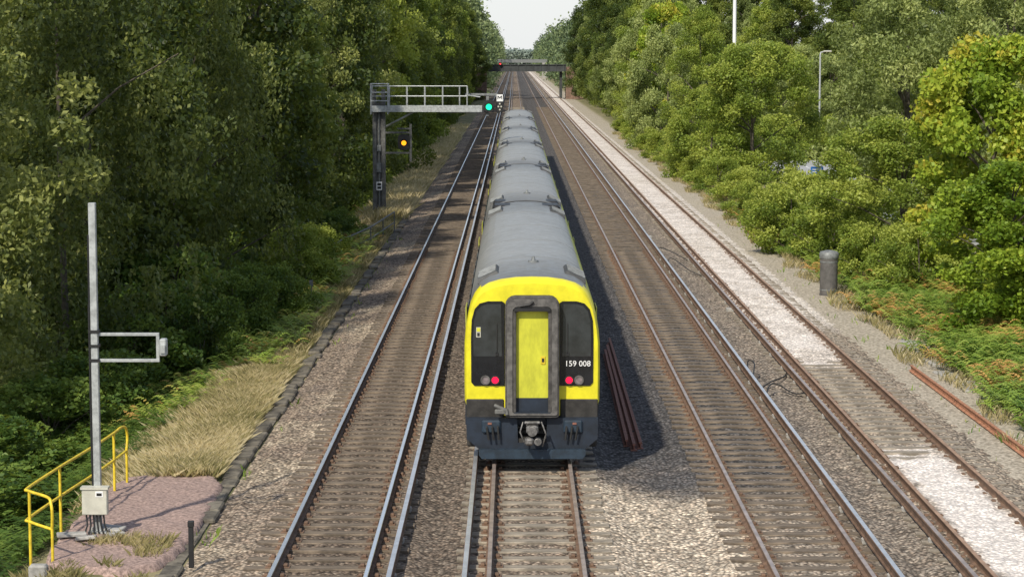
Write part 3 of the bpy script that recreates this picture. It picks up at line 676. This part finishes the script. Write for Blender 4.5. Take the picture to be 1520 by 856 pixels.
lamp((34.2,286,-.3),5.4,'lower street lamp head peeping between right hand trees',-1)
ms=empty('radio_mast',(29.8,298,-.3),'tall thin white mast rising out of the top of the picture','mast')
mb=MB(); mb.tube([(0,0,0),(0,0,12),(0,0,24)],[.28,.24,.22],12); mb.build('pole',[M['white']],ms)
mb=MB(); mb.tube([(0,0,0),(0,0,.5)],.4,12); mb.build('base',[M['concrete']],ms)

# ------------------------------------------------------------------ vegetation
def leaves(cen,L0,W0,up=.3,droop=0.,r=rng):
    n=len(cen); nrm=r.normal(size=(n,3)); nrm[:,2]+=up*2; nrm/=np.linalg.norm(nrm,axis=1)[:,None]
    a=r.normal(size=(n,3)); a[:,2]-=droop*2.5; u=a-(a*nrm).sum(1)[:,None]*nrm; u/=np.linalg.norm(u,axis=1)[:,None]+1e-9
    v=np.cross(nrm,u); l=(L0*r.uniform(.6,1.3,n))[:,None]; w=(W0*r.uniform(.6,1.3,n))[:,None]
    co=np.stack([cen-u*l*.5,cen+v*w*.5-u*l*.05,cen+u*l*.5,cen-v*w*.5-u*l*.05],1)
    return co.reshape(-1,3)
def crown(kind,z0,z1,Rr,ncl,per,L0,W0,crad=(.5,1.1),droop=0,r=rng):
    ph=r.uniform(0,6.28,3)
    t=r.uniform(0,1,ncl)**.9
    ang=r.uniform(0,2*PI,ncl)
    if kind=='tall': pf=np.sin(np.clip(t*.88+.12,0,1)**.75*PI)**.6
    else: pf=np.sqrt(np.clip(1-((t-.38)/.66)**2,0.02,1))
    lob=1+.22*np.sin(ang*3+ph[0]+t*5)+.15*np.sin(ang*5+ph[1]-t*8)
    rad=Rr*pf*lob*r.uniform(.45,1,ncl)**.5
    cc=np.stack([rad*np.cos(ang),rad*np.sin(ang),z0+(z1-z0)*t],1)
    cr=r.uniform(crad[0],crad[1],ncl); csh=r.uniform(.2,.8,ncl)
    k=(per*(cr/np.mean(crad))**2).astype(int)+5
    idx=np.repeat(np.arange(ncl),k); n=len(idx)
    d=r.normal(size=(n,3)); d/=np.linalg.norm(d,axis=1)[:,None]; d*=(r.uniform(0,1,n)**.45)[:,None]
    d[:,2]*=.75
    P=cc[idx]+d*cr[idx][:,None]
    if droop:
        sd=r.integers(0,14,n)+idx*14; off=(np.random.default_rng(3).normal(size=(ncl*14,2))*.32)[sd]
        P[:,:2]=cc[idx][:,:2]+off*cr[idx][:,None]*1.6+r.normal(size=(n,2))*.07; P[:,2]=cc[idx][:,2]+.35*cr[idx]-r.uniform(0,1,n)**1.2*droop*1.6
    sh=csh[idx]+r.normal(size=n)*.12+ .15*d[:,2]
    P[:,2]=np.maximum(P[:,2],.05)
    return leaves(P,L0,W0,.25,1 if droop else 0,r),np.clip(sh,0,1),cc,cr
def trunk_mb(h,r0,cc,nb,z0,r=random):
    mb=MB(); lean=(r.uniform(-.3,.3),r.uniform(-.3,.3))
    path=[(lean[0]*t+.12*math.sin(t*6),lean[1]*t,-.6+(h+.6)*t) for t in [0,.06,.2,.4,.6,.8,1]]
    mb.tube(path,[r0*1.4,r0,r0*.85,r0*.65,r0*.45,r0*.25,.03],8)
    idx=r.sample(range(len(cc)),min(nb,len(cc)))
    for i in idx:
        c=cc[i]; zb=max(z0*.8,c[2]-r.uniform(1.2,2.8)); t=min(max(zb/h,.05),.9)
        b=(lean[0]*t,lean[1]*t,zb); mid=((b[0]+c[0])*.5,(b[1]+c[1])*.5,(b[2]*.4+c[2]*.6))
        mb.tube([b,mid,tuple(c)],[r0*.38,r0*.22,.02],5,0,False)
    return mb
protos={}
def proto(key,lm,bark,h,args,kw,nb=20,r0=.2):
    co,sh,cc,cr=crown(*args,**kw)
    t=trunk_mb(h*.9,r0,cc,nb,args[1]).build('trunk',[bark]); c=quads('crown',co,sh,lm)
    protos[key]=(t.data,c.data)
    bpy.data.objects.remove(t); bpy.data.objects.remove(c)
B=M['bark']
proto('birch1',L['birch'],B,17,('tall',.8,17,3.1,190,250,.18,.11),dict(crad=(.5,1.0),droop=1.5),nb=10,r0=.13)
proto('birch2',L['birch'],B,18,('tall',1.0,18,3.4,190,250,.18,.11),dict(crad=(.5,1.1),droop=1.1),nb=10,r0=.13)
proto('birch3',L['birch'],B,17,('tall',1.0,17,3.3,200,250,.17,.11),dict(crad=(.4,1.0)),nb=10,r0=.13)
proto('oak1',L['oak'],B,17,('tall',.6,17.5,4.0,180,240,.24,.17),dict(crad=(.6,1.2)),r0=.28)
proto('oak2',L['oak'],B,16,('round',.8,16.5,4.3,180,240,.24,.17),dict(crad=(.6,1.2)),r0=.28)
proto('maple',L['maple'],B,8.5,('round',.3,8.6,2.9,130,290,.20,.16),dict(crad=(.45,.9)),r0=.14)
proto('willow',L['willow'],B,12.5,('tall',.4,12.5,3.3,160,270,.21,.09),dict(crad=(.5,1.0)),r0=.2)
proto('round1',L['round'],B,9,('round',.2,9.2,3.7,160,250,.19,.13),dict(crad=(.5,1.0)),r0=.18)
proto('round2',L['round'],B,8,('round',.1,8.2,3.5,140,250,.19,.13),dict(crad=(.5,1.0)),r0=.18)
proto('bush1',L['round'],B,2.8,('round',.05,2.9,1.8,70,170,.13,.09),dict(crad=(.3,.6)),nb=12,r0=.06)
proto('bush2',L['bramble'],B,2.6,('round',.0,2.6,1.8,70,150,.15,.10),dict(crad=(.3,.6)),nb=12,r0=.06)
def tree(key,x,y,h_scale,w_scale,label,group=None,name='broadleaf_tree',cat='tree',leaf=None):
    z=float(gz(x,y))
    root=empty(name,(x,y,z-.05),label,cat,group,random.uniform(0,6.28)); root.scale=(w_scale,w_scale,h_scale)
    td,cd=protos[key]
    t=bpy.data.objects.new('trunk',td); COL.objects.link(t); t.parent=root
    c=bpy.data.objects.new('crown',cd); COL.objects.link(c); c.parent=root
    if leaf:
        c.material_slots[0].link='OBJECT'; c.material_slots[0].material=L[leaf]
    return root
GL='woodland trees along the left side'
near=[('birch3',-14.4,52,1,1,'weeping grey green tree filling the upper left corner','birch'),
('birch2',-12.5,61,.95,.95,'drooping tree right behind the tall grey post','birch'),
('birch1',-16.2,66,1,1,'weeping tree standing deeper at the left edge behind the tall grey post','birch'),
('oak1',-13.6,70,1,.9,'broad tree behind the drooping ones, second row from the post','dark'),
('birch1',-11.8,77,1.05,.95,'yellowish drooping tree left of centre of the left wood','birch'),
('oak2',-13.2,88,1.1,1,'dark rounded tree above the left bank ferns','dark'),
('oak1',-11.5,98,1.05,.88,'dense oak like tree just left of the signal gantry','oak'),
('birch3',-12.0,110,1.1,.95,'paler tree immediately left of the gantry cage','birch'),
('oak2',-11.9,125,1.15,.9,'dark tree directly behind the gantry platform','dark')]
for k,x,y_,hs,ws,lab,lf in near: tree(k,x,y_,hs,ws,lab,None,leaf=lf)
for i,(x,y_) in enumerate([(-18.5,84),(-18,104),(-18,120),(-19,92),(-24,112)]):
    tree(random.choice(['oak1','oak2']),x,y_,1.15,1.1,'tall tree standing deep in the left wood behind the front row',GL,leaf='dark')
y_=137
while y_<425:
    x=-10.9+random.uniform(-.8,.5)
    tree(random.choice(['oak1','oak2','birch2','birch3']),x,y_,random.uniform(1.05,1.22),random.uniform(.85,1.0),'tall tree in the left row shrinking towards the far bridge',GL+' beyond the gantry',leaf=random.choice([None,'oak','dark','round']))
    if random.random()<.3: tree(random.choice(['oak1','oak2']),x-5,y_+3,1.15,1.1,'tall tree standing deep in the left wood behind the front row',GL,leaf='oak')
    y_+=random.uniform(8,11)
tree('oak1',-9.4,426,1.1,.9,'dark tree hiding the left end of the far bridge',None,leaf='oak')
tree('oak2',14.2,426,1.1,.9,'dark tree hiding the right end of the far bridge',None,leaf='dark')
for y_ in np.arange(56,120,4.2):
    tree('bush2',-10.4-random.uniform(0,1.2),y_,random.uniform(.7,1.3),random.uniform(.9,1.3),'dark bramble bush at the foot of the left wood','bramble bushes under the left trees','bramble_bush','bush')
for y_,x in ((62,-8.9),(66,-8.4),(70,-7.9),(74,-8.7),(79,-7.8),(84,-8.4),(90,-8.0),(100,-8.6),(107,-8.9)):
    tree('bush1',x,y_,random.uniform(.5,.8),.72,'mid green bush spilling onto the left verge past the straw grass','bushes spilling onto the left verge','leafy_bush','bush',leaf=random.choice(['round','bramble','bramble']))
for y_ in np.arange(44,60,4.5):
    tree('bush2',-11.4-random.uniform(0,.6),y_,random.uniform(.4,.65),random.uniform(.9,1.2),'low bramble bush behind the yellow handrail','bramble bushes behind the yellow handrail','bramble_bush','bush')
for y_ in np.arange(126,300,10): tree('bush2',-9.8+random.uniform(-.4,.3),y_,random.uniform(.6,1.0),1.0,'small dark bush in the strip between the far left trees and the track','far bushes left of the tracks','bramble_bush','bush',leaf='round')
rt=[('maple',16.8,76,1.0,.95,'bright yellow green leafy tree at the right edge of the picture',None),
('maple',14.9,65,.58,.75,'lower bright green tree at right edge overhanging the bracken',None),
('willow',18.5,104,1.12,1.0,'tall grey green tree right of the grey road gap','willow'),
('willow',22.2,98,1.15,1.0,'tall grey green tree in the upper right corner','willow'),
('round1',15.2,86,.60,.76,'round green shrub tree left of the bright edge tree',None),
('round1',15.6,143,.95,.98,'big rounded green tree left of the grey road gap',None),
('round2',13.4,150,.72,.78,'smaller rounded tree hugging the left side of the big rounded one',None),
('round2',13.6,196,1.3,.9,'upright green tree behind the small pale cabinet','willow'),
('willow',15.2,178,.95,.85,'tall pale green tree behind the big rounded one','round'),
('maple',14.9,212,1.5,1.1,'light green tree along the right tracks before the bridge',None),
('willow',15.4,232,1.25,1.1,'feathery pale tree along the right tracks before the bridge','willow'),
('willow',15.6,248,1.3,1.1,'second feathery pale tree, just beyond the light green tree by the tracks','round')]
for k,x,y_,hs,ws,lab,lf in rt: tree(k,x,y_,hs,ws,lab,None,leaf=lf)
for x,y_,s in ((11.9,93,.95),(13.2,96,1.0),(14.6,93,1.0),(13.0,88,.85),(12.2,104,.7),(12.3,113,.65),(15.6,97,.85),(13.8,105,.9),(13.3,80,.7),(14.2,76,.75)):
    tree('bush1',x,y_,s,s*1.05,'leafy green bush in the clump before the grey road','bushes clumped before the grey road','leafy_bush','bush')
for x,y_ in ((19.5,176),(21.3,178),(23.2,177),(25.0,179),(27.0,177),(29.2,179)):
    tree('bush1',x,y_,1.15,1.2,'green bush in the hedge closing off the far end of the grey road','hedge at the end of the grey road','leafy_bush','bush')
for x,y_ in ((24.5,232),(28.5,240),(33,228),(37.5,236),(27,262),(33.5,262)):
    tree(random.choice(['round1','round2']),x,y_,1.0,1.1,'rounded light green tree beyond the road hedge and street lamp','rounded trees beyond the road hedge',leaf=random.choice(['round','willow']))
for y_ in np.arange(125,250,11): tree('bush1',12.8+random.uniform(-.5,.5),y_,random.uniform(.55,.8),1.0,'small green bush fringing the far right grass verge','small bushes fringing the right verge','leafy_bush','bush')
y_=264
while y_<425:
    x=15.6+random.uniform(-.6,.8)
    tree(random.choice(['oak1','willow','round1','oak2']),x,y_,random.uniform(1.05,1.25),random.uniform(.9,1.05),'tall tree in the right row nearing the far bridge','right row of trees towards the far bridge',leaf=random.choice(['round','oak','oak','willow']))
    y_+=random.uniform(8,11)
i=0
while i<26:
    y_=random.uniform(270,430); x=random.uniform(28.5 if y_<300 else 20,.21*y_+8)
    if abs(x/y_-29.8/298)<.014 and y_<300: continue
    i+=1
    tree(random.choice(['oak1','oak2','oak1']),x,y_,random.uniform(.9,1.12),1.2,'tall green tree in the wood beyond the road','wood beyond the road',leaf=random.choice(['oak','round','oak','willow']))
for q in range(13):
    tree(random.choice(['oak1','oak2']),24+q*6.6+random.uniform(-1,1),random.uniform(432,450),random.uniform(1.3,1.5),1.45,'very tall dark tree closing the skyline at the back of the right wood','tall trees at the back of the right wood',leaf=random.choice(['oak','dark']))
for i in range(4):
    tree('willow',27.5+i*2.2,124+i*9,1.0,1.05,'tall grey green tree on the far side of the road','trees on the far side of the road')
def wood(name,xc,xw,y0,y1,hh,n,lab,lm='far'):
    cx=xc+rng.uniform(-xw,xw,n); cy=y0+(y1-y0)*rng.uniform(0,1,n)**1.3; tid=np.round(cy/11)
    th=hh*(1+.16*np.sin(tid*12.9)+.06*np.sin(cx*2)); cz=rng.uniform(0,1,n)*th
    shr=1-.35*(cz/th)**3
    cx=xc+(cx-xc)*shr+np.sin(tid*7.7)*1.3
    P=np.repeat(np.stack([cx,cy,cz],1),26,0)+rng.normal(size=(n*26,3))*(.8 if lm=='far' else 1.4)
    sh=np.repeat(rng.uniform(.2,.8,n),26)+rng.normal(size=n*26)*.1
    o=quads(name,leaves(P,.9 if lm=='far' else 1.8,.65 if lm=='far' else 1.3,.3),np.clip(sh,0,1),L[lm]); tag(o,lab,'woodland',None,'stuff')
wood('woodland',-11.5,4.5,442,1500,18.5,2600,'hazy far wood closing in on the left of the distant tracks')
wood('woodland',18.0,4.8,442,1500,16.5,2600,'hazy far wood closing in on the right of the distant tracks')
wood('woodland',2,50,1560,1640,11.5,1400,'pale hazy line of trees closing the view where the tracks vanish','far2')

def ferns(name,pts,size,lab,cat,lm,orange=0):
    C=[];S=[]
    for (x,y_,s) in pts:
        z=float(gz(x,y_)); nf=7
        a0=rng.uniform(0,6.28); sh0=rng.uniform(.3,.8)
        og=orange*2.2*max(0,math.sin(x*1.7+y_*.45)+.35*math.sin(y_*1.3)) if orange else 0
        if rng.uniform()<og: sh0=rng.uniform(.9,1.3)
        for f in range(nf):
            a=a0+f*2*PI/nf+rng.uniform(-.3,.3); Ln=size*s*rng.uniform(.7,1.2); hh=Ln*rng.uniform(.5,.9)
            t=np.linspace(.25,1,9); px=x+np.cos(a)*Ln*t*.8; py=y_+np.sin(a)*Ln*t*.8; pz=z+hh*np.sin(t*2.1)
            w=(1.05-t)*.34*size*s+.03
            for sd in (-1,1):
                dx,dy=-np.sin(a)*sd,np.cos(a)*sd
                A=np.stack([px,py,pz],1); T=np.stack([px+dx*w+np.cos(a)*.06,py+dy*w+np.sin(a)*.06,pz-w*.25],1)
                mid=(A+T)/2; k=np.array([np.cos(a),np.sin(a),0])*.042*size*s/.8
                C.append(np.stack([A,mid+k,T,mid-k],1).reshape(-1,3)); S.append(np.full(9,sh0)+rng.normal(size=9)*.06)
    o=quads(name,np.concatenate(C),np.clip(np.concatenate(S),0,1.4),lm); tag(o,lab,cat,None,'stuff'); return o
pts=[]
for _ in range(1800):
    y_=rng.uniform(44,120); x=11.45+rng.uniform(0,1)**.8*3.8
    if y_>88 and x>13: continue
    pts.append((x+.35*math.sin(y_*.6),y_,rng.uniform(.7,1.2)))
for _ in range(300):
    y_=rng.uniform(115,230); pts.append((11.3+rng.uniform(0,2.2),y_,rng.uniform(.6,1.)))
for _ in range(420): y_=rng.uniform(40,62); pts.append((11.9+rng.uniform(0,3.5),y_,rng.uniform(.8,1.3)))
ferns('bracken',pts,.62,'green and orange bracken covering the right bank','bracken',L['fern'],.24)
pts=[]
for _ in range(1200):
    y_=rng.uniform(52,125); x=-6.3-rng.uniform(0,1)**.9*3.8
    if y_<58 and x>-7.6: continue
    if y_>100 and x>-8: continue
    pts.append((x,y_,rng.uniform(.7,1.15)))
ferns('bracken',pts,.62,'mid green bracken on the left bank beyond the straw grass','bracken',L['fern'],.06)
pts=[]
for _ in range(420): y_=rng.uniform(33,54); pts.append((-8.7-rng.uniform(0,3.0),y_,rng.uniform(.7,1.1)))
for _ in range(160): y_=rng.uniform(45,58); pts.append((-7.9-rng.uniform(0,1.4),y_,rng.uniform(.6,.9)))
for _ in range(300): y_=rng.uniform(54,80); pts.append((-9.0-rng.uniform(0,1.8),y_,rng.uniform(.8,1.2)))
ferns('bracken',pts,.62,'dark green bracken behind the yellow handrail','bracken',L['bramble'],0)
def grass(name,xs_,ys_,h,lab,lm,sh=(.3,.9),wd=.004,tuft=.1,lean=.38):
    n=len(xs_); z=gz(xs_,ys_); a=rng.uniform(0,6.28,n); hh=h*rng.uniform(.35,1.3,n)*(1+tuft*vn(xs_,ys_,1.1)); w=wd*rng.uniform(.7,1.8,n)
    lx=rng.normal(size=n)*lean*hh+.1*hh; ly=rng.normal(size=n)*lean*hh
    B_=np.stack([xs_,ys_,z],1); W=np.stack([np.cos(a)*w,np.sin(a)*w,0*a],1)
    T=B_+np.stack([lx,ly,hh],1); Md=B_+np.stack([lx*.35,ly*.35,hh*.6],1)
    co=np.stack([B_-W,B_+W,Md+W*.9,T],1).reshape(-1,3)
    s=rng.uniform(sh[0],sh[1],n)+.15*vn(xs_,ys_,.8)
    o=quads(name,co,np.clip(s,0,1),lm); tag(o,lab,'grass',None,'stuff')
n=170000; y_=rng.uniform(42.8,60,n); x=-6.0-rng.uniform(0,1,n)**1.1*2.6+.15*rng.normal(size=n); keep=(x>-8.7+.14*np.maximum(0,y_-50)+.3*vn(y_,x,1.1))&(x<-5.9)&(rng.uniform(0,1,n)<.8+.4*vn(x,y_,1.3)); grass('dry_grass',x[keep],y_[keep],.26,'tall straw coloured grass on the left verge beyond the gravel pad',L['grass'],(.25,1.),.0024,.12,.5)
n=14000; y_=rng.uniform(60,112,n); x=-5.85-rng.uniform(0,1,n)*.9; grass('dry_grass',x,y_,.26,'thin straw grass strip beside the far part of the trough lids',L['grass'],(.1,.8),.006)
n=34000; y_=rng.uniform(112,260,n); x=-5.5-rng.uniform(0,1,n)*2.9; grass('dry_grass',x,y_,.5,'pale dry grass bank beyond the signal gantry',L['grass'],(.3,.9),.013)
n=12000; y_=rng.uniform(33,37.2,n); x=-5.9-rng.uniform(0,1,n)*3.0; keep=vn(x,y_,3)>.05; grass('dry_grass',x[keep],y_[keep],.2,'patchy short grass in front of the gravel pad',L['grass'],(.0,.5))
n=40000; y_=rng.uniform(44,240,n); x=10.9+rng.uniform(0,1,n)**1.5*2.4+.3*np.sin(y_*.5); keep=vn(x,y_,1.3)>-.1; grass('verge_grass',x[keep],y_[keep],.26,'mixed green and straw grass fringing the right gravel path',L['grass'],(.0,.8),.006)
n=1500; y_=rng.uniform(36,110,n); x=np.where(rng.uniform(0,1,n)<.5,-5.35+rng.normal(size=n)*.12,9.9+rng.uniform(0,1,n)*1.4); keep=vn(x*2,y_,1.9)>.35; grass('weeds',x[keep],y_[keep]+0,.16,'scattered small weeds growing along the edges of the ballast',L['fern'],(.2,.8),.012)

# ------------------------------------------------------------------ world, sun, camera
w=bpy.data.worlds.new('World'); scene.world=w; w.use_nodes=True; nt=w.node_tree
sky=nt.nodes.new('ShaderNodeTexSky'); sky.sky_type='NISHITA'; sky.sun_disc=False
elev=R(43); sd=Vector((-.46,-.89,0)).normalized()
sky.sun_elevation=elev; sky.sun_rotation=math.atan2(sd.x,sd.y); sky.dust_density=1.0; sky.air_density=1.0
bg=nt.nodes['Background']; bg.inputs[1].default_value=.14
tc=nt.nodes.new('ShaderNodeTexCoord'); sp=nt.nodes.new('ShaderNodeSeparateXYZ'); nt.links.new(tc.outputs['Generated'],sp.inputs[0])
hz=SMOOTH(nt,sp.outputs[2],.0,.26,.88,.18)
mixc=MIXC(nt,hz,sky.outputs[0],(6.4,6.55,6.6)); nt.links.new(mixc,bg.inputs[0])
sl=bpy.data.lights.new('sun','SUN'); sl.energy=4.5; sl.angle=R(1.6); sl.color=(1,.925,.78)
so=bpy.data.objects.new('sun',sl); COL.objects.link(so)
tosun=Vector((sd.x*math.cos(elev),sd.y*math.cos(elev),math.sin(elev))); so.rotation_euler=(-tosun).to_track_quat('-Z','Y').to_euler()
cam=bpy.data.cameras.new('camera'); co=bpy.data.objects.new('camera',cam); COL.objects.link(co)
cam.sensor_width=36; cam.lens=36*3250/1520; cam.clip_start=.5; cam.clip_end=9000
co.location=(0,0,CAMH); pitch=math.atan((428-84)/3250); co.rotation_euler=(PI/2-pitch,0,math.atan(3/3250))
scene.camera=co
